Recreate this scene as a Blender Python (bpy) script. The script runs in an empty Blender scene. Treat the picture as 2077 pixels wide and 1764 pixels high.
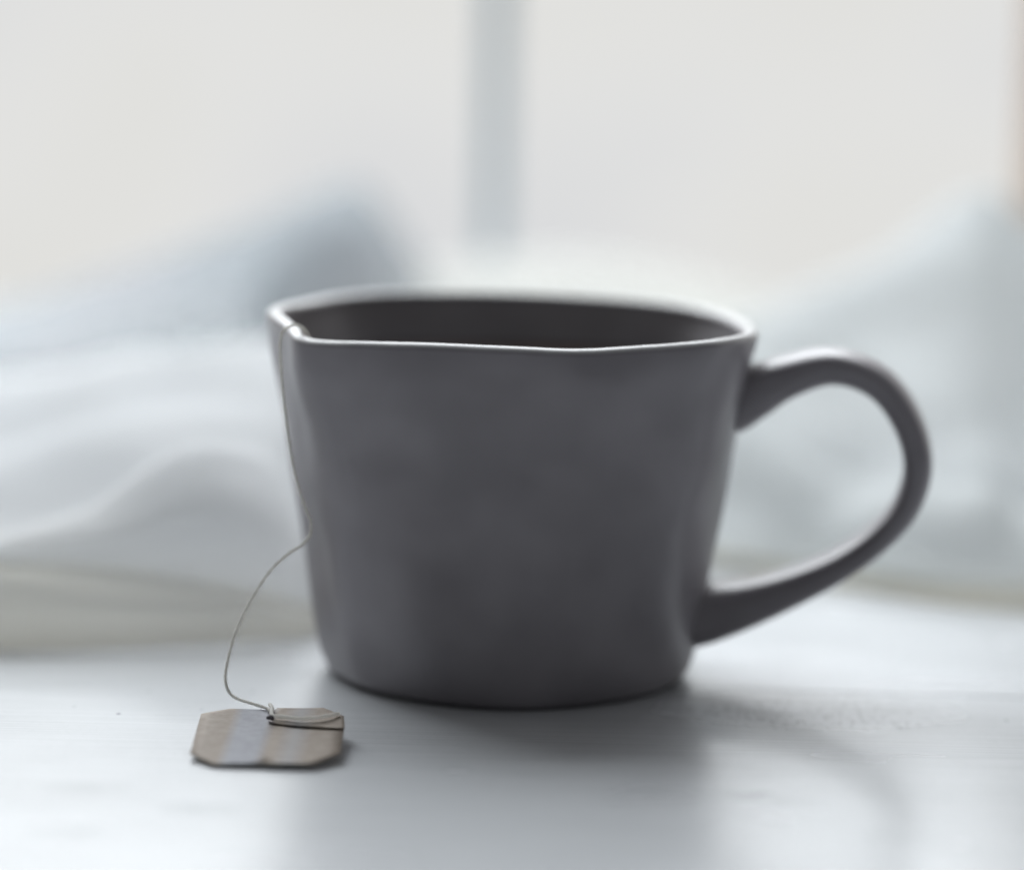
import bpy, bmesh, math, random
from mathutils import Vector, Matrix, noise
random.seed(4)
S = bpy.context.scene
COL = S.collection

# ---------------------------------------------------------------- camera
P, ROLL = math.radians(7.8), math.radians(1.3)
cam_data = bpy.data.cameras.new("camera")
cam = bpy.data.objects.new("camera", cam_data); COL.objects.link(cam)
cam.matrix_world = (Matrix.Translation((0, -0.80, 0.161))
                    @ Matrix.Rotation(math.pi / 2 - P, 4, 'X') @ Matrix.Rotation(ROLL, 4, 'Z'))
cam_data.sensor_width = 36.0
cam_data.lens = 7640.0 / 2077.0 * 36.0
cam_data.clip_start, cam_data.clip_end = 0.02, 60
cam_data.dof.use_dof = True
cam_data.dof.focus_distance = 0.748
cam_data.dof.aperture_fstop = 4.0
cam_data.dof.aperture_blades = 0
S.camera = cam

# ---------------------------------------------------------------- light and exposure
S.view_settings.view_transform = 'Standard'
S.view_settings.look = 'None'
S.view_settings.exposure = 0.0
S.view_settings.gamma = 1.0
S.cycles.max_bounces = 10
S.cycles.use_denoising = True
W = bpy.data.worlds.new("World"); S.world = W
W.use_nodes = True
W.node_tree.nodes["Background"].inputs[0].default_value = (0.95, 0.97, 1.0, 1)   # dim, even room light
W.node_tree.nodes["Background"].inputs[1].default_value = 0.08
SKY_STRENGTH = 0.80
lamp = bpy.data.lights.new("window_light", 'AREA')       # daylight from the upper window behind the mug
lamp.shape = 'RECTANGLE'; lamp.size, lamp.size_y = 1.4, 1.1
lamp.energy = 31.0; lamp.color = (0.925, 0.967, 1.0)
lo = bpy.data.objects.new("window_light", lamp); COL.objects.link(lo)
lo.location = (-0.19, 0.86, 0.88)
lo.rotation_euler = (Vector((0, 0.0, 0.03)) - lo.location).to_track_quat('-Z', 'Y').to_euler()

fill = bpy.data.lights.new("added_fill", 'AREA')         # added fill lamp with no seen source, high in front on the right
fill.shape = 'RECTANGLE'; fill.size, fill.size_y = 1.8, 1.4
fill.energy = 1.5; fill.color = (0.97, 0.96, 1.0)
fo = bpy.data.objects.new("added_fill", fill); COL.objects.link(fo)
fo.location = (0.75, -1.0, 1.5)
fo.rotation_euler = (Vector((0, 0.0, 0.03)) - fo.location).to_track_quat('-Z', 'Y').to_euler()

# ---------------------------------------------------------------- helpers
def mesh_obj(name, verts, faces, mat=None, parent=None, smooth=True):
    me = bpy.data.meshes.new(name)
    me.from_pydata([tuple(v) for v in verts], [], faces)
    me.update()
    if smooth:
        for p in me.polygons: p.use_smooth = True
    o = bpy.data.objects.new(name, me); COL.objects.link(o)
    if mat: me.materials.append(mat)
    if parent: o.parent = parent
    return o
def fix_normals(o):
    bm = bmesh.new(); bm.from_mesh(o.data)
    bmesh.ops.recalc_face_normals(bm, faces=bm.faces); bm.to_mesh(o.data); bm.free()
def tag(o, label=None, cat=None, kind=None, group=None):
    if label: o["label"] = label
    if cat: o["category"] = cat
    if kind: o["kind"] = kind
    if group: o["group"] = group
    return o
def empty(name, loc=(0, 0, 0)):
    o = bpy.data.objects.new(name, None); COL.objects.link(o); o.location = loc
    o.empty_display_size = 0.02
    return o
def cr(p0, p1, p2, p3, t):
    return 0.5 * ((2 * p1) + (-p0 + p2) * t + (2 * p0 - 5 * p1 + 4 * p2 - p3) * t * t + (-p0 + 3 * p1 - 3 * p2 + p3) * t ** 3)
def spline(pts, n):
    out, m = [], len(pts)
    for i in range(m - 1):
        a, b, c, d = pts[max(i - 1, 0)], pts[i], pts[i + 1], pts[min(i + 2, m - 1)]
        for k in range(n): out.append(cr(a, b, c, d, k / n))
    out.append(pts[-1])
    return out
def periodic(ctrl, ang):                    # ctrl: sorted (deg, value); smooth periodic interpolation
    ang = ang % 360
    m = len(ctrl)
    for i in range(m):
        a0 = ctrl[i][0]; a1 = ctrl[(i + 1) % m][0] + (360 if i == m - 1 else 0)
        x = ang + (360 if ang < ctrl[0][0] else 0)
        if a0 <= x <= a1:
            t = (x - a0) / (a1 - a0)
            return cr(ctrl[i - 1][1], ctrl[i][1], ctrl[(i + 1) % m][1], ctrl[(i + 2) % m][1], t)
def lerp_table(tab, x):
    if x <= tab[0][0]: return tab[0][1]
    for (a, va), (b, vb) in zip(tab, tab[1:]):
        if x <= b: return va + (vb - va) * (x - a) / (b - a)
    return tab[-1][1]
def box(bm, x0, x1, y0, y1, z0, z1, bev=0.0):
    r = bmesh.ops.create_cube(bm, size=1)
    for v in r['verts']:
        v.co = Vector((x0 + (v.co.x + .5) * (x1 - x0), y0 + (v.co.y + .5) * (y1 - y0), z0 + (v.co.z + .5) * (z1 - z0)))
    if bev:
        es = list({e for v in r['verts'] for e in v.link_edges})
        bmesh.ops.bevel(bm, geom=es, offset=bev, segments=3, affect='EDGES', profile=0.5)
def bm_obj(name, bm, mat, parent=None, smooth=False):
    me = bpy.data.meshes.new(name); bm.to_mesh(me); bm.free()
    if smooth:
        for p in me.polygons: p.use_smooth = True
    o = bpy.data.objects.new(name, me); COL.objects.link(o)
    me.materials.append(mat)
    if parent: o.parent = parent
    return o
def tube(path, r, segs=8):                  # verts, faces of a round tube along a path
    verts, faces = [], []
    n = len(path); prev = Vector((0, 0, 1))
    for i, p in enumerate(path):
        t = (path[min(i + 1, n - 1)] - path[max(i - 1, 0)]).normalized()
        u = prev - t * prev.dot(t)
        if u.length < 1e-6: u = t.orthogonal()
        u.normalize(); w = t.cross(u); prev = u
        rr = r(i / (n - 1)) if callable(r) else r
        for k in range(segs):
            a = 2 * math.pi * k / segs
            verts.append(p + (u * math.cos(a) + w * math.sin(a)) * rr)
    for i in range(n - 1):
        for k in range(segs):
            k2 = (k + 1) % segs
            faces.append((i * segs + k, i * segs + k2, (i + 1) * segs + k2, (i + 1) * segs + k))
    faces.append(tuple(range(segs))[::-1]); faces.append(tuple((n - 1) * segs + k for k in range(segs)))
    return verts, faces

# ---------------------------------------------------------------- materials
def new_mat(name):
    m = bpy.data.materials.new(name); m.use_nodes = True
    nt = m.node_tree
    return m, nt, nt.nodes, nt.links, nt.nodes["Principled BSDF"]
def N(nt, typ, **kw):
    n = nt.nodes.new(typ)
    for k, v in kw.items(): setattr(n, k, v)
    return n
def math_n(nt, op, a=None, b=None, c=None, clamp=False):
    n = N(nt, "ShaderNodeMath", operation=op, use_clamp=clamp)
    for i, v in enumerate((a, b, c)):
        if v is None: continue
        if isinstance(v, (int, float)): n.inputs[i].default_value = v
        else: nt.links.new(v, n.inputs[i])
    return n.outputs[0]
def noise_n(nt, vec, scale, detail=3, rough=0.5):
    n = N(nt, "ShaderNodeTexNoise"); n.inputs["Scale"].default_value = scale
    n.inputs["Detail"].default_value = detail; n.inputs["Roughness"].default_value = rough
    if vec is not None: nt.links.new(vec, n.inputs["Vector"])
    return n.outputs["Fac"]
def ramp_n(nt, fac, stops):
    n = N(nt, "ShaderNodeValToRGB"); e = n.color_ramp.elements
    while len(e) < len(stops): e.new(0.5)
    for el, (p, c) in zip(e, stops):
        el.position = p; el.color = c if len(c) == 4 else (*c, 1)
    nt.links.new(fac, n.inputs[0])
    return n.outputs[0]
def obj_coord(nt, scale=(1, 1, 1)):
    c = N(nt, "ShaderNodeTexCoord"); m = N(nt, "ShaderNodeMapping")
    m.inputs["Scale"].default_value = scale
    nt.links.new(c.outputs["Object"], m.inputs["Vector"])
    return m.outputs["Vector"]
def bump_n(nt, h, strength, dist, normal=None):
    b = N(nt, "ShaderNodeBump"); b.inputs["Strength"].default_value = strength
    b.inputs["Distance"].default_value = dist
    nt.links.new(h, b.inputs["Height"])
    if normal is not None: nt.links.new(normal, b.inputs["Normal"])
    return b.outputs["Normal"]
def mix_col(nt, fac, a, b):
    n = N(nt, "ShaderNodeMix", data_type='RGBA')
    if isinstance(fac, float): n.inputs[0].default_value = fac
    else: nt.links.new(fac, n.inputs[0])
    for i, v in ((6, a), (7, b)):
        if isinstance(v, tuple): n.inputs[i].default_value = (*v, 1)
        else: nt.links.new(v, n.inputs[i])
    return n.outputs[2]

# grey glazed stoneware
def glaze():
    m, nt, nd, lk, b = new_mat("grey_glaze")
    v = obj_coord(nt)
    f1 = noise_n(nt, v, 46, 2); f2 = noise_n(nt, v, 900, 2)
    c = ramp_n(nt, f1, [(0.30, (0.224, 0.211, 0.229)), (0.70, (0.292, 0.276, 0.298))])
    at = N(nt, "ShaderNodeAttribute", attribute_name="lip")      # paler colour along the lip
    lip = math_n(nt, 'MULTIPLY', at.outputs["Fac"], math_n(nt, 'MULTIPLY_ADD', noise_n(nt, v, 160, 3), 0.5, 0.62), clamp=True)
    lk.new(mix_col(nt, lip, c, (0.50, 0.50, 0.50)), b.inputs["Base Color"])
    lk.new(math_n(nt, 'MULTIPLY_ADD', f1, 0.12, 0.30), b.inputs["Roughness"])
    b.inputs["IOR"].default_value = 1.5
    n1 = bump_n(nt, noise_n(nt, v, 70, 2), 0.25, 0.0012)
    lk.new(bump_n(nt, f2, 0.15, 0.00006, n1), b.inputs["Normal"])
    return m
# white gloss paint brushed along the board, worn in places
def paint():
    m, nt, nd, lk, b = new_mat("white_paint")
    v = obj_coord(nt)
    sx = N(nt, "ShaderNodeSeparateXYZ"); lk.new(v, sx.inputs[0])
    X, Y = sx.outputs[0], sx.outputs[1]
    streak = noise_n(nt, obj_coord(nt, (14, 520, 1)), 1.0, 5, 0.65)
    fine = noise_n(nt, obj_coord(nt, (45, 2600, 1)), 1.0, 3, 0.6)
    blot = noise_n(nt, obj_coord(nt, (16, 34, 1)), 1.0, 3, 0.5)
    def dist2(cx, cy, rx, ry):
        a = math_n(nt, 'DIVIDE', math_n(nt, 'SUBTRACT', X, cx), rx)
        c = math_n(nt, 'DIVIDE', math_n(nt, 'SUBTRACT', Y, cy), ry)
        return math_n(nt, 'ADD', math_n(nt, 'MULTIPLY', a, a), math_n(nt, 'MULTIPLY', c, c))
    def spot(cx, cy, rx, ry):               # 1 at the middle, 0 outside
        return math_n(nt, 'SUBTRACT', 1.0, dist2(cx, cy, rx, ry), clamp=True)
    # scuffed patch beside the mug
    scuff = spot(0.062, -0.036, 0.036, 0.020)
    chips = noise_n(nt, obj_coord(nt, (800, 190, 1)), 1.0, 4, 0.65)
    hair = math_n(nt, 'GREATER_THAN', math_n(nt, 'ADD', math_n(nt, 'MULTIPLY', fine, 0.5), math_n(nt, 'MULTIPLY', streak, 0.5)), 0.55)
    grain = math_n(nt, 'MAXIMUM', math_n(nt, 'MULTIPLY', math_n(nt, 'GREATER_THAN', chips, 0.55), 0.7), hair)
    scuffm = math_n(nt, 'MULTIPLY', math_n(nt, 'MULTIPLY_ADD', scuff, 1.3, 0.05, clamp=True), math_n(nt, 'MULTIPLY', grain, 0.75))
    # hairline crack, its line wandering a little, filled with paint in places
    wob = math_n(nt, 'MULTIPLY_ADD', noise_n(nt, obj_coord(nt, (60, 0, 0)), 1.0, 3), 0.0016, -0.0008)
    line = math_n(nt, 'ABSOLUTE', math_n(nt, 'SUBTRACT', math_n(nt, 'ADD', Y, math_n(nt, 'MULTIPLY_ADD', X, 0.035, 0.0125)), wob))
    gap = math_n(nt, 'MULTIPLY', math_n(nt, 'MULTIPLY', math_n(nt, 'SUBTRACT', 1.0, math_n(nt, 'DIVIDE', line, 0.0010)), 2.5, clamp=True),
                 math_n(nt, 'GREATER_THAN', X, 0.0))
    fill = ramp_n(nt, noise_n(nt, obj_coord(nt, (38, 0, 0)), 1.0, 2), [(0.24, (0, 0, 0)), (0.42, (1, 1, 1))])
    crack = math_n(nt, 'MULTIPLY', gap, fill)
    dirt_and_reflection = math_n(nt, 'MULTIPLY', crack, 0.95)
    dirt_and_reflection = math_n(nt, 'MAXIMUM', dirt_and_reflection, scuffm)
    ragged = ramp_n(nt, noise_n(nt, obj_coord(nt, (210, 330, 1)), 1.0, 4, 0.6), [(0.36, (0.15, 0.15, 0.15)), (0.60, (1, 1, 1))])
    for cx, cy, rx, ry, s in [(-0.0783, -0.053, .0006, .0011, 1.0), (-0.0745, -0.030, .0005, .001, .6), (-0.053, -0.028, .0006, .0012, .55),
                              (-0.062, -0.047, .0004, .0009, .5), (-0.088, -0.047, .0004, .0009, .5), (-0.066, -0.022, .0005, .001, .4),
                              (0.080, -0.049, .0010, .0035, .45), (0.103, -0.040, .0006, .002, .4),
                              (0.046, -0.112, .0060, .0060, .6), (0.070, -0.142, .009, .006, .16), (-0.077, -0.152, .011, .007, .34), (0.052, -0.117, .010, .006, .25),  # faintest blot here paints in the handle's blurred reflection, the rest are smudges
                              (-0.055, -0.133, .010, .006, .28), (-0.078, -0.118, .010, .006, .2), (0.062, 0.020, .008, .006, .16), (0.086, 0.006, .007, .005, .12)]:
        dirt_and_reflection = math_n(nt, 'MAXIMUM', dirt_and_reflection, math_n(nt, 'MULTIPLY', spot(cx, cy, rx, ry), math_n(nt, 'MULTIPLY', ragged, s) if rx > 0.004 else s))
    dirt_and_reflection = math_n(nt, 'MAXIMUM', dirt_and_reflection, math_n(nt, 'MULTIPLY', math_n(nt, 'SUBTRACT', blot, 0.54, clamp=True), 0.8))
    base = ramp_n(nt, streak, [(0.25, (0.52, 0.54, 0.56)), (0.7, (0.61, 0.63, 0.65))])
    lk.new(mix_col(nt, dirt_and_reflection, base, (0.14, 0.15, 0.165)), b.inputs["Base Color"])
    ro = math_n(nt, 'ADD', math_n(nt, 'MULTIPLY_ADD', blot, 0.16, 0.17), math_n(nt, 'MULTIPLY', scuff, 0.10))
    lk.new(ro, b.inputs["Roughness"])
    b.inputs["IOR"].default_value = 1.5
    n1 = bump_n(nt, streak, 0.28, 0.00025, bump_n(nt, noise_n(nt, v, 45, 2), 0.10, 0.0010))
    n2 = bump_n(nt, fine, 0.25, 0.00005, n1)
    lk.new(n2, b.inputs["Normal"])
    return m
def cloth_mat(name, c0, c1, trans=0.25, sheer=0.0):
    m, nt, nd, lk, b = new_mat(name)
    v = obj_coord(nt)
    c = ramp_n(nt, noise_n(nt, v, 14, 3), [(0.3, c0), (0.7, c1)])
    lk.new(c, b.inputs["Base Color"]); b.inputs["Roughness"].default_value = 0.9
    b.inputs["Specular IOR Level"].default_value = 0.15
    w1 = N(nt, "ShaderNodeTexWave"); w1.inputs["Scale"].default_value = 700; lk.new(v, w1.inputs["Vector"])
    lk.new(bump_n(nt, w1.outputs["Fac"], 0.2, 0.0002, bump_n(nt, noise_n(nt, v, 60, 4), 0.4, 0.002)), b.inputs["Normal"])
    tr = N(nt, "ShaderNodeBsdfTranslucent"); lk.new(c, tr.inputs[0])
    mx = N(nt, "ShaderNodeMixShader"); mx.inputs[0].default_value = trans
    lk.new(b.outputs[0], mx.inputs[1]); lk.new(tr.outputs[0], mx.inputs[2])
    if sheer:                                # open weave: part of the light passes straight through
        tp = N(nt, "ShaderNodeBsdfTransparent"); m2 = N(nt, "ShaderNodeMixShader"); m2.inputs[0].default_value = sheer
        lk.new(mx.outputs[0], m2.inputs[1]); lk.new(tp.outputs[0], m2.inputs[2]); mx = m2
    lk.new(mx.outputs[0], nd["Material Output"].inputs[0])
    return m
def plain(name, col, rough=0.6, var=0.06, scale=60, bump=0.0):
    m, nt, nd, lk, b = new_mat(name)
    v = obj_coord(nt); f = noise_n(nt, v, scale, 4)
    a = tuple(max(0, c * (1 - var)) for c in col); d = tuple(min(1, c * (1 + var)) for c in col)
    lk.new(ramp_n(nt, f, [(0.3, a), (0.7, d)]), b.inputs["Base Color"])
    b.inputs["Roughness"].default_value = rough
    if bump: lk.new(bump_n(nt, noise_n(nt, v, scale * 8, 3), 0.4, bump), b.inputs["Normal"])
    return m
M_GLAZE, M_PAINT = glaze(), paint()
M_WHITE_CLOTH = cloth_mat("white_cotton", (0.86, 0.87, 0.88), (0.92, 0.925, 0.925), 0.62, 0.25)
M_GREY_CLOTH = cloth_mat("pale_grey_cotton", (0.82, 0.845, 0.85), (0.88, 0.895, 0.895), 0.6, 0.42)
M_CREAM = cloth_mat("cream_cotton", (0.84, 0.81, 0.72), (0.88, 0.85, 0.77), 0.6, 0.5)
M_OFF_WHITE = cloth_mat("off_white_cotton", (0.80, 0.795, 0.76), (0.85, 0.845, 0.81), 0.5, 0.6)
M_BLUE_CLOTH = cloth_mat("blue_grey_wool", (0.44, 0.50, 0.53), (0.60, 0.60, 0.625), 0.45, 0.61)
M_FRAME = plain("blue_grey_frame_paint", (0.64, 0.74, 0.80), 0.4)
M_SILL = plain("white_frame_paint", (0.82, 0.82, 0.80), 0.4)
M_WOOD = plain("brown_wood", (0.30, 0.20, 0.13), 0.6, 0.2, 25)
M_THREAD = cloth_mat("cotton_thread", (0.90, 0.89, 0.86), (0.95, 0.94, 0.91), 0.5)
M_TEA = plain("tea", (0.030, 0.016, 0.008), 0.05, 0.02)
M_KNOT = plain("dark_thread", (0.10, 0.09, 0.10), 0.8)

# ---------------------------------------------------------------- sky beyond the window
def build_sky():
    m = bpy.data.materials.new("overcast_sky"); m.use_nodes = True; nt = m.node_tree; nt.nodes.clear()
    out = N(nt, "ShaderNodeOutputMaterial"); em = N(nt, "ShaderNodeEmission")
    v = obj_coord(nt)
    c = ramp_n(nt, noise_n(nt, v, 2.6, 2), [(0.34, (0.875, 0.885, 0.90)), (0.5, (0.955, 0.955, 0.94)), (0.66, (0.93, 0.925, 0.89))])
    nt.links.new(c, em.inputs[0]); em.inputs[1].default_value = SKY_STRENGTH
    nt.links.new(em.outputs[0], out.inputs[0])
    verts, faces = [], []
    nu, zs = 24, [-1.2, -0.6, 0, 0.6, 1.2, 1.9, 2.6]
    for i in range(nu + 1):
        a = math.radians(-62 + 124 * i / nu)
        for z in zs: verts.append((2.6 * math.sin(a), -0.6 + 2.6 * math.cos(a), z))
    k = len(zs)
    for i in range(nu):
        for j in range(k - 1):
            faces.append((i * k + j, i * k + j + 1, (i + 1) * k + j + 1, (i + 1) * k + j))
    tag(mesh_obj("sky", verts, faces, m), kind="structure")
build_sky()

# ---------------------------------------------------------------- window
def build_window():
    t = empty("window", (0, 0.46, 0))
    tag(t, "blurred window with one slim blue-grey upright bar behind the mug", "window")
    def part(name, mat, *b, bev=0.002):
        bm = bmesh.new(); box(bm, *b, bev); return bm_obj(name, bm, mat, t, True)
    part("glazing_bar", M_FRAME, -0.0120, -0.0040, -0.012, 0.012, 0.0205, 1.3)
    part("jamb", M_WOOD, 0.1735, 0.215, -0.03, 0.03, 0.0, 1.3)
    # sloping white sill
    prof = [(-0.03, 0.0), (-0.03, 0.004), (-0.026, 0.008), (0.0, 0.019), (0.010, 0.021), (0.02, 0.022), (0.05, 0.022), (0.05, 0.0)]
    vs = [(x, y, z) for x in (-0.60, 0.60) for y, z in prof]
    n = len(prof)
    fs = [(i, (i + 1) % n, n + (i + 1) % n, n + i) for i in range(n)] + [tuple(range(n))[::-1], tuple(range(n, 2 * n))]
    s = mesh_obj("sill", vs, fs, M_SILL, t, False); fix_normals(s)
build_window()

# ---------------------------------------------------------------- table
bm = bmesh.new(); box(bm, -0.9, 0.9, -0.55, 0.52, -0.03, 0.0, 0.003)
tag(bm_obj("table", bm, M_PAINT), "white painted table top with worn brush streaks under the mug", "table")

# ---------------------------------------------------------------- mug
PROFILE = [(0, 36.4), (0.5, 37.6), (1.4, 38.7), (3.3, 39.7), (6, 40.5), (10.8, 41.4), (18, 42.5), (24.8, 43.5), (38.8, 45.7), (54.8, 48.4), (68.7, 51.2), (76, 52.2), (80, 52.8)]
RIM_R = [(0, 52.1), (16, 52.9), (32, 55.8), (47, 57.0), (62, 55.6), (78, 54.0), (92, 53.6), (108, 54.6), (124, 56.6), (138, 56.4), (155, 53.8), (170, 52.9),
         (185, 52.9), (198, 53.4), (210, 54.6), (219, 57.4), (228, 56.4), (240, 53.2), (255, 51.0), (270, 50.2), (285, 50.8), (300, 53.4), (312, 56.9), (320, 57.2), (330, 56.0), (345, 53.2)]
RIM_Z = [(0, 75.8), (30, 76.0), (60, 76.6), (90, 77.0), (120, 77.1), (150, 76.8), (180, 77.6), (200, 77.8), (212, 76.6), (221, 75.2), (235, 75.6), (250, 76.0), (270, 75.8), (285, 75.5), (300, 76.2), (315, 77.0), (330, 77.0), (345, 76.3)]
BASE_D = [(0, 0), (45, 0), (90, 2), (135, 0), (180, 0), (215, 0.6), (235, 2.0), (255, 3.6), (272, 4.6), (290, 3.0), (305, 1.2), (325, 0.2)]
def prof_spline(z):
    pts = PROFILE
    for i in range(len(pts) - 1):
        if z <= pts[i + 1][0]:
            t = (z - pts[i][0]) / (pts[i + 1][0] - pts[i][0])
            return pts[i][1] + (pts[i + 1][1] - pts[i][1]) * t
    return pts[-1][1]
def body_r(deg, z):                          # outer radius in mm
    base = prof_spline(z)
    k = max(0.0, min(1.0, z / 76.0)); k = 0.10 + 0.90 * k ** 0.85
    ratio = periodic(RIM_R, deg) / 52.2
    r = base * (1 + (ratio - 1) * k)
    a = math.radians(deg)
    q = Vector((math.cos(a) * r, math.sin(a) * r, z))
    d = noise.noise(q / 21 + Vector((3.1, 7.7, 1.3))) * 1.65 + noise.noise(q / 13 + Vector((9, 2, 5))) * 0.7
    r += periodic(BASE_D, deg) * max(0.0, 1 - z / 50)
    d *= 1 - 0.7 * abs(math.cos(a)) ** 6          # steadier outline
    return r + d * min(1, z / 10) * min(1, max(0.12, (76 - z) / 7))
def build_mug():
    t = empty("mug")
    tag(t, "dark grey handmade ceramic mug with dented sides and uneven pale rim", "mug")
    nt_, wall = 240, 3.6
    zs = [0, 0.25, 0.5, 0.9, 1.4, 2.2, 3.3, 4.6, 6] + [6 + (75.6 - 6) * i / 40 for i in range(1, 41)]
    rings = []
    for z in [0.0]:
        rings.append([(body_r(i * 360 / nt_, 0) - 4, 0.9) for i in range(nt_)])
        rings.append([(body_r(i * 360 / nt_, 0) - 2.5, 0.15) for i in range(nt_)])
    for z in zs[:-2]:
        ring = []
        for i in range(nt_):
            d = i * 360 / nt_; zr = periodic(RIM_Z, d) - 1.5
            zz = z * zr / 75.6
            ring.append((body_r(d, zz), zz))
        rings.append(ring)
    for k in range(13):                      # rounded lip, from the outside over the top to the inside
        a = math.pi * k / 12
        ring = []
        for i in range(nt_):
            d = i * 360 / nt_; zr = periodic(RIM_Z, d) - 1.5
            w = wall * (1 + 0.10 * math.sin(math.radians(3 * d)))
            rc = body_r(d, zr) - w / 2
            ring.append((rc + math.copysign(abs(math.cos(a)) ** 0.9, math.cos(a)) * w / 2, zr + abs(math.sin(a)) ** 0.9 * 1.6))
        rings.append(ring)
    for z in [74, 71, 67, 62, 56, 48, 40, 30, 20, 12, 8, 6, 5]:
        ring = []
        for i in range(nt_):
            d = i * 360 / nt_; zr = periodic(RIM_Z, d) - 1.5
            zz = min(z, zr - 0.6)
            inset = wall + 0.4 * (1 - z / 76) + (0 if z > 12 else (12 - z) * 0.9)
            ring.append((body_r(d, zz) - inset, zz))
        rings.append(ring)
    verts, faces = [], []
    for ring in rings:
        for i, (r, z) in enumerate(ring):
            a = 2 * math.pi * i / nt_
            verts.append((r * math.cos(a) / 1000, r * math.sin(a) / 1000, z / 1000))
    for j in range(len(rings) - 1):
        for i in range(nt_):
            i2 = (i + 1) % nt_
            faces.append((j * nt_ + i, j * nt_ + i2, (j + 1) * nt_ + i2, (j + 1) * nt_ + i))
    c0 = len(verts); verts.append((0, 0, 0.0009)); c1 = len(verts); verts.append((0, 0, 0.005))
    L = (len(rings) - 1) * nt_
    for i in range(nt_):
        i2 = (i + 1) % nt_
        faces.append((c0, i2, i)); faces.append((c1, L + i, L + i2))
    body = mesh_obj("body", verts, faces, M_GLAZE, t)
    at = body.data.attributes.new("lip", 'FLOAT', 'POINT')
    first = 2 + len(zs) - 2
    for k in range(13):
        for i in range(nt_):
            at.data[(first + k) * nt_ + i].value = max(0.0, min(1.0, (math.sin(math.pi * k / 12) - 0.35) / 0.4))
    for q in range((first + 13) * nt_, len(verts)): at.data[q].value = 0.22      # inner wall coloured paler
    # handle: (distance from the axis, height, thickness) in mm
    H = [(46.6, 60.2, 12.8), (48.5, 61.0, 12.4), (52.0, 62.8, 11.0), (58.5, 66.1, 8.9), (68.1, 68.6, 7.4), (77.6, 65.6, 6.9), (84.0, 57.8, 6.5), (86.7, 48.4, 6.3),
         (84.6, 39.6, 6.0), (79.0, 32.6, 6.0), (71.6, 26.8, 6.4), (62.6, 21.8, 7.6), (52.4, 17.5, 9.7), (43.5, 14.8, 12.3), (40.4, 14.2, 13.0)]
    path = spline([Vector(h) for h in H], 8)
    az = math.radians(-6)
    ez, eu, ev = Vector((0, 0, 1)), Vector((math.cos(az), math.sin(az), 0)), Vector((-math.sin(az), math.cos(az), 0))
    verts, faces, sg = [], [], 28
    n = len(path)
    for i, p in enumerate(path):
        q0, q1 = path[max(i - 1, 0)], path[min(i + 1, n - 1)]
        tan = Vector((q1.x - q0.x, q1.y - q0.y)).normalized()
        nrm = Vector((-tan.y, tan.x))
        f = i / (n - 1)
        wdt = 17.5 + 5.5 * (max(0, 1 - f / 0.22) ** 1.5 + max(0, (f - 0.74) / 0.26) ** 1.5)
        th = p.z
        for k in range(sg):
            a = 2 * math.pi * k / sg
            ca, sa = math.cos(a), math.sin(a)
            e = 2 / 3.2
            x = math.copysign(abs(ca) ** e, ca) * th / 2; y = math.copysign(abs(sa) ** e, sa) * wdt / 2
            c = eu * (p.x + nrm.x * x) + ez * (p.y + nrm.y * x) + ev * y
            c += ev * noise.noise(c / 14) * 0.7
            verts.append(c / 1000)
    for i in range(n - 1):
        for k in range(sg):
            k2 = (k + 1) % sg
            faces.append((i * sg + k, i * sg + k2, (i + 1) * sg + k2, (i + 1) * sg + k))
    faces.append(tuple(range(sg))); faces.append(tuple((n - 1) * sg + k for k in range(sg))[::-1])
    h = mesh_obj("handle", verts, faces, M_GLAZE, t); fix_normals(h)
build_mug()
# tea inside
vs, n = [], 120
ZT = 66.0
for i in range(n):
    a = 2 * math.pi * i / n; r = (body_r(i * 3, ZT) - 3.62) / 1000
    vs.append((r * math.cos(a), r * math.sin(a), ZT / 1000))
for i in range(n):
    a = 2 * math.pi * i / n; r = (body_r(i * 3, ZT - 8) - 3.75) / 1000
    vs.append((r * math.cos(a), r * math.sin(a), (ZT - 8) / 1000))
fs = [tuple(range(n)), tuple(range(n, 2 * n))[::-1]] + [(i, n + i, n + (i + 1) % n, (i + 1) % n) for i in range(n)]
tag(mesh_obj("tea", vs, fs, M_TEA, None, False), "dark brown tea filling the grey mug below its rim", "tea")

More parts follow.
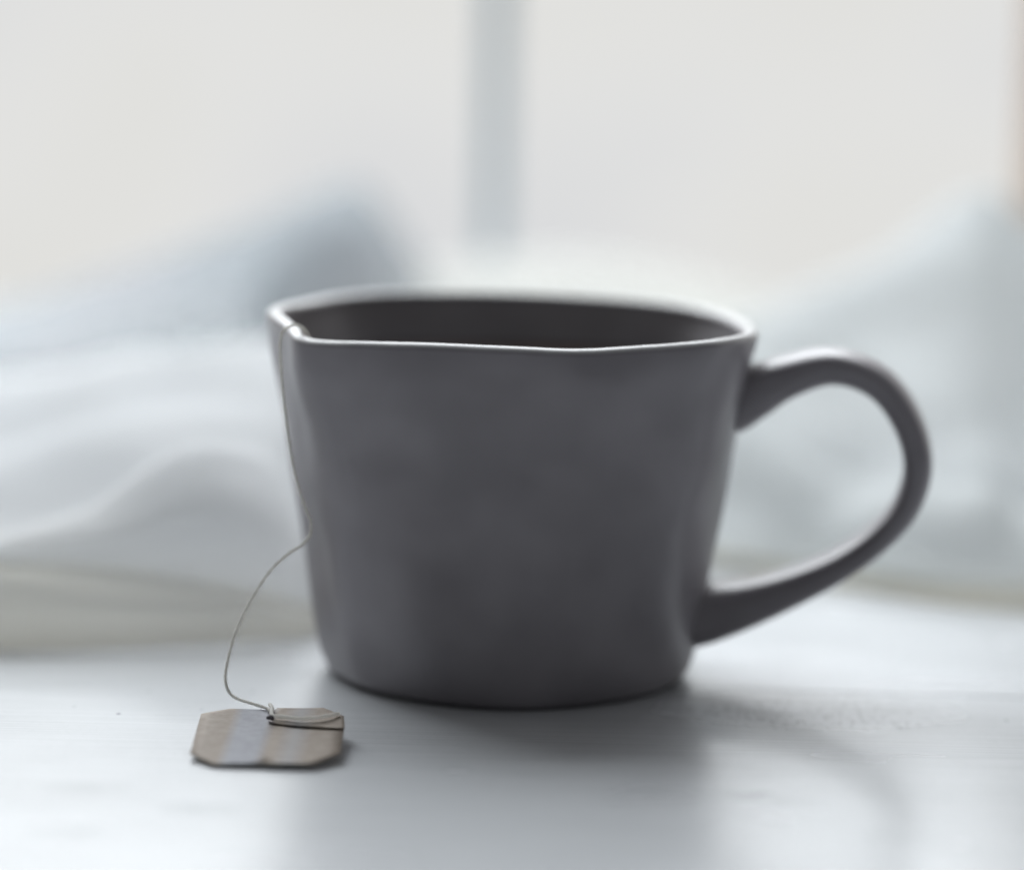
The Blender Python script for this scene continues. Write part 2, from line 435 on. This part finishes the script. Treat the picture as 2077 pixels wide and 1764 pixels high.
# ---------------------------------------------------------------- tea bag: string and tag
def build_teabag():
    t = empty("tea_bag", (-0.046, -0.080, 0))
    tag(t, "tea bag string hanging over the mug rim with tan paper tag on table", "tea bag")
    o = t.location
    ST = [(-39.6, -27.5, 66.5), (-40.8, -29.0, 71.0), (-42.6, -31.0, 75.6), (-44.2, -33.2, 77.4), (-45.6, -35.4, 77.7), (-47.0, -37.8, 76.9), (-47.5, -39.2, 74.9), (-47.4, -40.2, 72.2), (-46.9, -40.8, 66.2), (-45.7, -41.6, 57.3), (-44.0, -42.4, 48.3), (-41.7, -43.6, 41.6), (-40.5, -44.8, 39.1), (-40.5, -45.8, 36.5), (-42.2, -46.6, 34.3), (-45.2, -48.0, 32.3), (-48.5, -49.4, 29.0), (-52.1, -51.6, 23.3), (-55.0, -54.0, 16.6), (-56.3, -56.0, 10.9), (-56.4, -57.5, 8.2), (-55.5, -59.0, 6.2), (-53.8, -60.6, 5.3), (-50.8, -63.0, 4.9), (-47.6, -66.2, 4.7), (-46.6, -68.5, 4.5)]
    p = [Vector(s) / 1000 - o for s in spline([Vector(s) for s in ST], 10)]
    # two twisted plies
    vs, fs = [], []
    L = 0
    for ply in (0, 1):
        q = []
        for i, c in enumerate(p):
            a = i * 0.85 + ply * math.pi
            tn = (p[min(i + 1, len(p) - 1)] - p[max(i - 1, 0)]).normalized()
            u = tn.orthogonal().normalized(); w = tn.cross(u)
            q.append(c + (u * math.cos(a) + w * math.sin(a)) * 0.00011)
        v, f = tube(q, 0.00025, 6)
        k = len(vs); vs += v; fs += [tuple(k + x for x in ff) for ff in f]
    mesh_obj("string", vs, fs, M_THREAD, t)
    # paper: printed sheet with a pale blue-grey band across it
    m, nt, nd, lk, b = new_mat("printed_tag_paper")
    co = N(nt, "ShaderNodeTexCoord"); sx = N(nt, "ShaderNodeSeparateXYZ"); lk.new(co.outputs["Object"], sx.inputs[0])
    x, y = sx.outputs[0], sx.outputs[1]
    xx = math_n(nt, 'MULTIPLY_ADD', y, -0.03, x)
    def band(a, c, soft=0.0022):
        return math_n(nt, 'MULTIPLY', math_n(nt, 'DIVIDE', math_n(nt, 'SUBTRACT', xx, a), soft, clamp=True),
                      math_n(nt, 'DIVIDE', math_n(nt, 'SUBTRACT', c, xx), soft, clamp=True))
    fib = noise_n(nt, co.outputs["Object"], 420, 4, 0.6)
    tanc = ramp_n(nt, fib, [(0.3, (0.26, 0.217, 0.180)), (0.7, (0.345, 0.293, 0.245))])
    blue = ramp_n(nt, fib, [(0.3, (0.275, 0.28, 0.31)), (0.7, (0.35, 0.355, 0.39))])
    c1 = mix_col(nt, band(-0.0085, 0.0008), tanc, blue)
    blot = math_n(nt, 'MULTIPLY', band(0.0020, 0.0085, 0.003), 0.55)
    c2 = mix_col(nt, blot, c1, (0.34, 0.35, 0.38))
    lk.new(c2, b.inputs["Base Color"]); b.inputs["Roughness"].default_value = 0.75
    lk.new(bump_n(nt, fib, 0.3, 0.0001), b.inputs["Normal"])
    root = empty("tag", (0, 0, 0)); 
    bpy.data.objects.remove(root)
    def sheet(name, outline, lift, th, parent, curl):
        nloc = Vector((-.03, -.10, 1.0)); p0 = Vector((-60, -95.5, .8))
        bm = bmesh.new()
        vsb = []
        for (px, py) in outline:
            vsb.append(bm.verts.new(Vector((px, py, 0))))
        f = bm.faces.new(vsb)
        bmesh.ops.triangulate(bm, faces=[f])
        bmesh.ops.subdivide_edges(bm, edges=bm.edges[:], cuts=5, use_grid_fill=True)
        if bm.faces and sum(q.normal.z for q in bm.faces) < 0:
            bmesh.ops.reverse_faces(bm, faces=bm.faces[:])
        for v in bm.verts:
            px, py = v.co.x, v.co.y
            z = p0.z + (px - p0.x) * .03 + (py - p0.y) * .10 + lift + curl(px, py)
            z += noise.noise(Vector((px / 7, py / 9, 2.0))) * 0.16
            v.co = Vector((px, py, max(z, 0.25))) / 1000 - o
        ob = bm_obj(name, bm, m, parent, True)
        so = ob.modifiers.new("thickness", 'SOLIDIFY'); so.thickness = th / 1000; so.offset = 1
        return ob
    base = [(-60.3, -68.9), (-54.9, -65.1), (-46.9, -65.5), (-46.5, -66.4), (-45.7, -65.5), (-36.4, -65.6), (-31.9, -71.4), (-31.5, -78.6), (-31.4, -93.6), (-36.2, -100.3), (-45.2, -100.0), (-46.0, -99.4), (-47.0, -99.9), (-55.3, -99.9), (-60.3, -93.6)]
    tg = sheet("tag", base, 0.0, 0.14, t, lambda x, y: 0.25 * math.exp(-((x + 60) / 3) ** 2) - 0.3 * math.exp(-((x + 40) / 9) ** 2) * (y + 82) / 18)
    flap = [(-46.6, -74.6), (-45.0, -75.8), (-41.5, -77.2), (-36.5, -78.4), (-31.4, -79.3), (-31.5, -76.6), (-31.9, -71.4), (-36.3, -65.5), (-45.4, -65.4), (-46.4, -68.0)]
    sheet("flap", flap, 0.22, 0.14, tg, lambda x, y: 0.2 * max(0, min(1, (x + 47.5) / 6)) * max(0, min(1, (-66.5 - y) / 9)))
    # thread loop and knots on the tag
    zt = lambda x, y, e: .8 + (x + 60) * .03 + (y + 95.5) * .10 + e
    lp = [(-46.9, -65.4, .7), (-46.3, -68.0, .8), (-46.2, -71.5, .9), (-45.6, -73.4, .9), (-43.6, -74.0, .9), (-40.6, -75.2, .9), (-37.2, -75.0, 1.0), (-34.4, -73.4, 1.0), (-32.9, -71.6, .7)]
    q = [Vector((a.x, a.y, zt(a.x, a.y, a.z + 0.3))) / 1000 - o for a in spline([Vector(s) for s in lp], 8)]
    v, f = tube(q, 0.00042, 8); mesh_obj("thread_loop", v, f, M_THREAD, tg)
    kn = [(-46.9, -74.6, .9), (-46.1, -74.9, 1.1), (-45.6, -75.4, .9)]
    q = [Vector((a.x, a.y, zt(a.x, a.y, a.z + 0.3))) / 1000 - o for a in spline([Vector(s) for s in kn], 6)]
    v, f = tube(q, lambda s: 0.0004 * math.sin(math.pi * (0.15 + 0.7 * s)) + 0.0001, 8); mesh_obj("knot", v, f, M_KNOT, tg)
build_teabag()

# ---------------------------------------------------------------- cloths behind the mug
LEFT = [
  [ (-140.7, 20.0, 19.3), (-112.7, 22.0, 17.4), (-91.3, 26.0, 16.1), (-69.6, 30.0, 12.5), (-54.6, 36.0, 9.0), (-46.0, 42.0, 5.8), (-28.5, 55.0, 2.1), (-5.8, 75.0, -2.2) ],
  [ (-140.0, 16.0, 21.1), (-112.1, 18.0, 21.2), (-90.9, 22.0, 23.4), (-69.6, 27.0, 28.6), (-54.5, 33.0, 22.4), (-46.1, 42.0, 14.4), (-28.6, 57.0, 6.4), (-5.9, 78.0, -1.6) ],
  [ (-142.4, 30.0, 17.6), (-114.1, 32.0, 21.5), (-92.7, 38.0, 29.7), (-71.3, 46.0, 41.4), (-56.0, 52.0, 37.0), (-47.0, 56.0, 18.8), (-28.9, 66.0, 5.9), (-6.0, 86.0, -1.9) ],
  [ (-146.7, 55.0, 14.4), (-117.6, 58.0, 17.4), (-95.4, 62.0, 24.8), (-73.0, 66.0, 32.8), (-57.3, 72.0, 32.3), (-48.1, 76.0, 19.0), (-29.6, 86.0, 2.4), (-6.1, 100.0, -4.5) ],
  [ (-152.7, 90.0, 23.3), (-122.4, 92.0, 26.7), (-99.5, 98.0, 36.0), (-76.3, 104.0, 40.5), (-59.8, 108.0, 39.1), (-50.4, 112.0, 35.2), (-30.9, 118.0, 7.7), (-6.3, 126.0, -4.2) ],
  [ (-159.6, 130.0, 27.7), (-127.6, 130.0, 29.7), (-103.1, 130.0, 35.2), (-78.6, 130.0, 41.3), (-61.4, 130.0, 42.4), (-51.5, 130.0, 41.3), (-31.5, 130.0, 18.2), (-6.5, 130.0, 1.3) ],
  [ (-169.0, 185.0, 34.3), (-134.8, 182.0, 38.7), (-108.5, 178.0, 45.4), (-82.5, 175.0, 48.9), (-64.5, 175.0, 50.9), (-54.4, 178.0, 46.9), (-33.5, 180.0, 28.9), (-7.1, 180.0, 3.3) ],
  [ (-174.2, 215.0, 25.0), (-139.3, 215.0, 28.5), (-112.6, 215.0, 34.5), (-85.8, 215.0, 37.8), (-67.1, 215.0, 39.6), (-56.3, 215.0, 35.8), (-34.7, 215.0, 21.4), (-7.4, 215.0, 0.3) ],
]
LEFT_LINING = [
  [ (-138.1, 4.5, -1.9), (-110.7, 8.0, -0.0), (-89.4, 10.0, 0.7), (-68.3, 16.0, 1.1), (-53.8, 26.0, 0.7), (-45.4, 34.0, -0.0), (-28.2, 48.0, -0.0), (-5.7, 62.0, 0.2) ],
  [ (-137.8, 3.0, 8.1), (-110.5, 6.5, 9.8), (-89.3, 9.0, 9.8), (-68.3, 15.0, 8.6), (-53.8, 25.0, 6.5), (-45.4, 33.0, 4.1), (-28.2, 48.0, 1.7), (-5.8, 62.0, 0.4) ],
  [ (-139.0, 10.0, 16.1), (-111.4, 13.0, 16.8), (-90.3, 17.0, 14.9), (-69.0, 22.0, 12.3), (-54.2, 30.0, 9.0), (-45.7, 37.0, 5.6), (-28.3, 50.0, 2.5), (-5.8, 66.0, -0.1) ],
  [ (-142.4, 30.0, 16.4), (-114.1, 32.0, 16.8), (-92.4, 36.0, 15.5), (-70.5, 40.0, 12.4), (-55.2, 46.0, 8.9), (-46.5, 52.0, 5.7), (-28.8, 64.0, 2.2), (-5.9, 86.0, -2.5) ],
]
RIGHT = [
  [ (37.6, 155.0, 1.9), (56.1, 146.0, 1.9), (72.9, 135.0, 1.0), (89.4, 125.0, 1.3), (105.1, 112.0, 2.0), (116.3, 105.0, 3.3), (127.6, 100.0, 4.9), (153.0, 95.0, 7.4) ],
  [ (36.9, 152.0, 21.5), (55.4, 143.0, 18.2), (72.3, 132.0, 14.0), (88.6, 121.0, 12.5), (104.2, 107.0, 11.5), (115.3, 99.0, 11.8), (126.6, 95.0, 12.2), (151.8, 90.0, 14.2) ],
  [ (37.0, 168.0, 39.8), (56.0, 162.0, 34.4), (73.4, 155.0, 28.6), (90.5, 146.0, 23.6), (107.0, 136.0, 22.4), (118.3, 128.0, 25.1), (130.0, 122.0, 17.6), (156.3, 118.0, 17.0) ],
  [ (38.1, 190.0, 26.5), (57.7, 186.0, 20.9), (75.7, 180.0, 15.0), (93.3, 172.0, 10.8), (110.0, 160.0, 10.4), (121.6, 152.0, 13.3), (133.7, 146.0, 8.1), (160.3, 140.0, 8.5) ],
  [ (39.0, 225.0, 36.8), (59.3, 222.0, 30.8), (78.0, 216.0, 25.2), (96.0, 206.0, 20.3), (113.4, 194.0, 18.4), (125.5, 186.0, 20.5), (138.0, 180.0, 13.2), (166.0, 176.0, 10.5) ],
  [ (40.3, 262.0, 39.3), (61.0, 258.0, 40.3), (80.4, 255.0, 38.2), (99.4, 250.0, 37.9), (117.9, 244.0, 43.2), (131.1, 238.0, 38.7), (144.9, 236.0, 28.2), (175.1, 236.0, 27.5) ],
  [ (41.6, 300.0, 39.3), (63.1, 300.0, 44.9), (83.1, 300.0, 53.4), (102.8, 298.0, 63.4), (121.9, 292.0, 75.9), (135.1, 286.0, 85.2), (149.5, 284.0, 75.0), (180.7, 284.0, 75.8) ],
  [ (43.7, 350.0, 26.2), (66.2, 350.0, 32.8), (87.2, 350.0, 39.4), (108.0, 350.0, 49.0), (128.8, 350.0, 58.5), (143.7, 350.0, 64.9), (159.1, 350.0, 56.2), (192.3, 350.0, 57.0) ],
]
RIGHT_LINING = [
  [ (37.5, 150.0, -1.1), (55.7, 138.0, -0.2), (72.0, 122.0, -0.5), (88.1, 110.0, -0.2), (103.5, 96.0, -0.2), (114.6, 90.0, -0.1), (125.9, 86.0, 0.2), (150.8, 80.0, 1.6) ],
  [ (37.4, 150.0, 0.4), (55.6, 137.0, 2.0), (71.8, 121.0, 2.2), (87.9, 109.0, 2.4), (103.2, 95.0, 2.6), (114.4, 89.0, 3.0), (125.6, 85.0, 3.5), (150.5, 79.0, 4.9) ],
  [ (37.9, 165.0, 0.9), (56.6, 155.0, 1.3), (73.5, 143.0, 0.3), (90.0, 132.0, 0.7), (105.8, 118.0, 1.0), (117.2, 112.0, 2.1), (128.5, 106.0, 3.6), (153.8, 100.0, 6.5) ],
]
BACK = [
  [ (-192.8, 290.0, 11.9), (-149.6, 290.0, 12.9), (-120.8, 290.0, 13.6), (-92.0, 290.0, 14.2), (-71.8, 290.0, 14.7), (-57.5, 290.0, 15.0), (-43.1, 290.0, 15.4), (-30.1, 290.0, 15.6), (-20.0, 290.0, 15.9), (-5.6, 290.0, 16.2) ],
  [ (-198.1, 320.0, 24.2), (-153.8, 320.0, 31.2), (-124.3, 320.0, 37.8), (-94.9, 320.0, 44.4), (-74.3, 320.0, 47.8), (-59.7, 320.0, 52.6), (-44.9, 320.0, 49.9), (-31.4, 320.0, 36.9), (-20.9, 320.0, 28.3), (-6.0, 320.0, 22.7) ],
  [ (-203.4, 350.0, 29.7), (-157.9, 350.0, 35.3), (-127.7, 350.0, 42.1), (-97.6, 350.0, 50.4), (-76.5, 350.0, 56.9), (-61.5, 350.0, 64.8), (-46.4, 350.0, 66.7), (-32.5, 350.0, 48.8), (-21.7, 350.0, 35.4), (-6.3, 350.0, 25.1) ],
  [ (-209.6, 385.0, 32.0), (-162.8, 385.0, 37.7), (-131.7, 385.0, 47.8), (-100.6, 385.0, 57.9), (-79.0, 385.0, 66.2), (-63.6, 385.0, 74.3), (-48.1, 385.0, 77.8), (-33.8, 385.0, 59.4), (-22.6, 385.0, 42.5), (-6.7, 385.0, 27.2) ],
  [ (-214.0, 410.0, 18.0), (-166.2, 410.0, 23.9), (-134.4, 410.0, 34.3), (-102.6, 410.0, 44.6), (-80.5, 410.0, 53.1), (-64.7, 410.0, 59.8), (-48.9, 410.0, 63.3), (-34.3, 410.0, 46.1), (-22.9, 410.0, 32.0), (-6.7, 410.0, 19.6) ],
]
FOLD = [
  [ (-77.2, 282.0, 28.6), (-70.8, 282.0, 30.2), (-63.0, 282.0, 31.8), (-54.4, 282.0, 33.4), (-46.0, 282.0, 37.9), (-38.9, 282.0, 43.8) ],
  [ (-78.7, 300.0, 43.9), (-72.3, 300.0, 49.8), (-64.3, 300.0, 51.5), (-55.7, 300.0, 51.7), (-47.0, 300.0, 53.3), (-39.7, 300.0, 50.6) ],
  [ (-80.6, 325.0, 47.2), (-74.1, 325.0, 59.2), (-66.1, 325.0, 66.8), (-57.3, 325.0, 71.4), (-48.4, 325.0, 70.1), (-40.9, 325.0, 59.9) ],
  [ (-79.4, 350.0, 46.2), (-70.5, 350.0, 59.3), (-61.5, 350.0, 67.1), (-51.0, 350.0, 67.3), (-41.8, 350.0, 62.2), (-35.6, 350.0, 50.2) ],
]
TOWEL = [
  [ (-63.9, 300.0, 20.9), (-46.5, 300.0, 21.3), (-27.6, 300.0, 21.7), (-5.9, 300.0, 22.2), (15.9, 300.0, 22.7), (37.7, 300.0, 23.2), (59.4, 300.0, 23.7), (81.2, 300.0, 24.2), (98.6, 300.0, 24.6) ],
  [ (-64.7, 312.0, 28.2), (-47.2, 312.0, 34.5), (-28.2, 312.0, 36.4), (-6.3, 312.0, 38.4), (15.6, 312.0, 40.4), (37.6, 312.0, 39.4), (59.6, 312.0, 38.4), (81.7, 312.0, 34.5), (99.4, 312.0, 29.0) ],
  [ (-67.6, 360.0, 30.2), (-49.5, 360.0, 41.3), (-29.8, 360.0, 49.4), (-7.0, 360.0, 53.8), (15.8, 360.0, 55.1), (38.7, 360.0, 52.5), (61.7, 360.0, 48.4), (84.8, 360.0, 41.3), (103.5, 360.0, 31.0) ],
  [ (-69.1, 385.0, 28.9), (-50.6, 385.0, 41.9), (-30.5, 385.0, 51.7), (-7.3, 385.0, 56.1), (16.0, 385.0, 56.7), (39.4, 385.0, 54.1), (62.9, 385.0, 49.1), (86.6, 385.0, 41.1), (105.6, 385.0, 29.8) ],
  [ (-70.0, 402.0, 20.6), (-51.2, 402.0, 32.2), (-30.8, 402.0, 40.6), (-7.2, 402.0, 44.3), (16.5, 402.0, 45.7), (40.2, 402.0, 43.8), (64.1, 402.0, 38.0), (88.1, 402.0, 30.6), (107.4, 402.0, 21.5) ],
]

def drape(name, rows, mat, parent=None, nx=10, ny=10, amp=1.6, size=26, seed=0.0, th=0.8, tail=25, floor=0.4):
    rows = [[Vector(p) for p in r] for r in rows]
    if tail:
        rows.append([Vector((p.x * 1.01, p.y + tail, floor)) for p in rows[-1]])
    fine = [spline(r, nx) for r in rows]
    cols = [spline([r[i] for r in fine], ny) for i in range(len(fine[0]))]
    nu, nv = len(cols), len(cols[0])
    vs, fs = [], []
    for c in cols:
        for j, p in enumerate(c):
            k = min(1, j / 6.0)
            q = Vector((p.x * 0.8 + seed, p.y * 0.6, p.z)) / size
            d = Vector((noise.noise(q + Vector((5, 0, 0))), noise.noise(q + Vector((0, 9, 0))), noise.noise(q)))
            p = p + d * amp * k
            vs.append(Vector((p.x, p.y, max(p.z, floor))) / 1000)
    for i in range(nu - 1):
        for j in range(nv - 1):
            fs.append((i * nv + j, (i + 1) * nv + j, (i + 1) * nv + j + 1, i * nv + j + 1))
    ob = mesh_obj(name, vs, fs, mat, parent)
    so = ob.modifiers.new("thickness", 'SOLIDIFY'); so.thickness = th / 1000; so.offset = -1
    return ob
c = drape("white_cloth", LEFT, M_WHITE_CLOTH, seed=11, amp=2.4, size=19)
tag(c, "rumpled white cloth heaped in soft folds to the left of the mug", "cloth")
drape("lining", LEFT_LINING, M_CREAM, c, amp=0.6, tail=0, floor=0.2)
c = drape("grey_cloth", RIGHT, M_GREY_CLOTH, seed=47, amp=4.5, size=20)
tag(c, "pale grey cloth rising to a tall peak behind the mug handle", "cloth")
drape("lining", RIGHT_LINING, M_CREAM, c, amp=0.5, tail=0, floor=0.2)
c = drape("blanket", BACK, M_BLUE_CLOTH, amp=2.5, size=40, seed=3, tail=40, floor=0.5)
tag(c, "blurred blue-grey blanket heaped far behind the white cloth, left of the window bar", "blanket")
drape("fold", FOLD, M_BLUE_CLOTH, c, amp=2, size=40, seed=8, tail=0, floor=0.5)
c = drape("towel", TOWEL, M_OFF_WHITE, amp=1.5, size=40, seed=23, tail=30, floor=0.5)
tag(c, "blurred white towel lying behind the mug at the foot of the window bar", "towel")
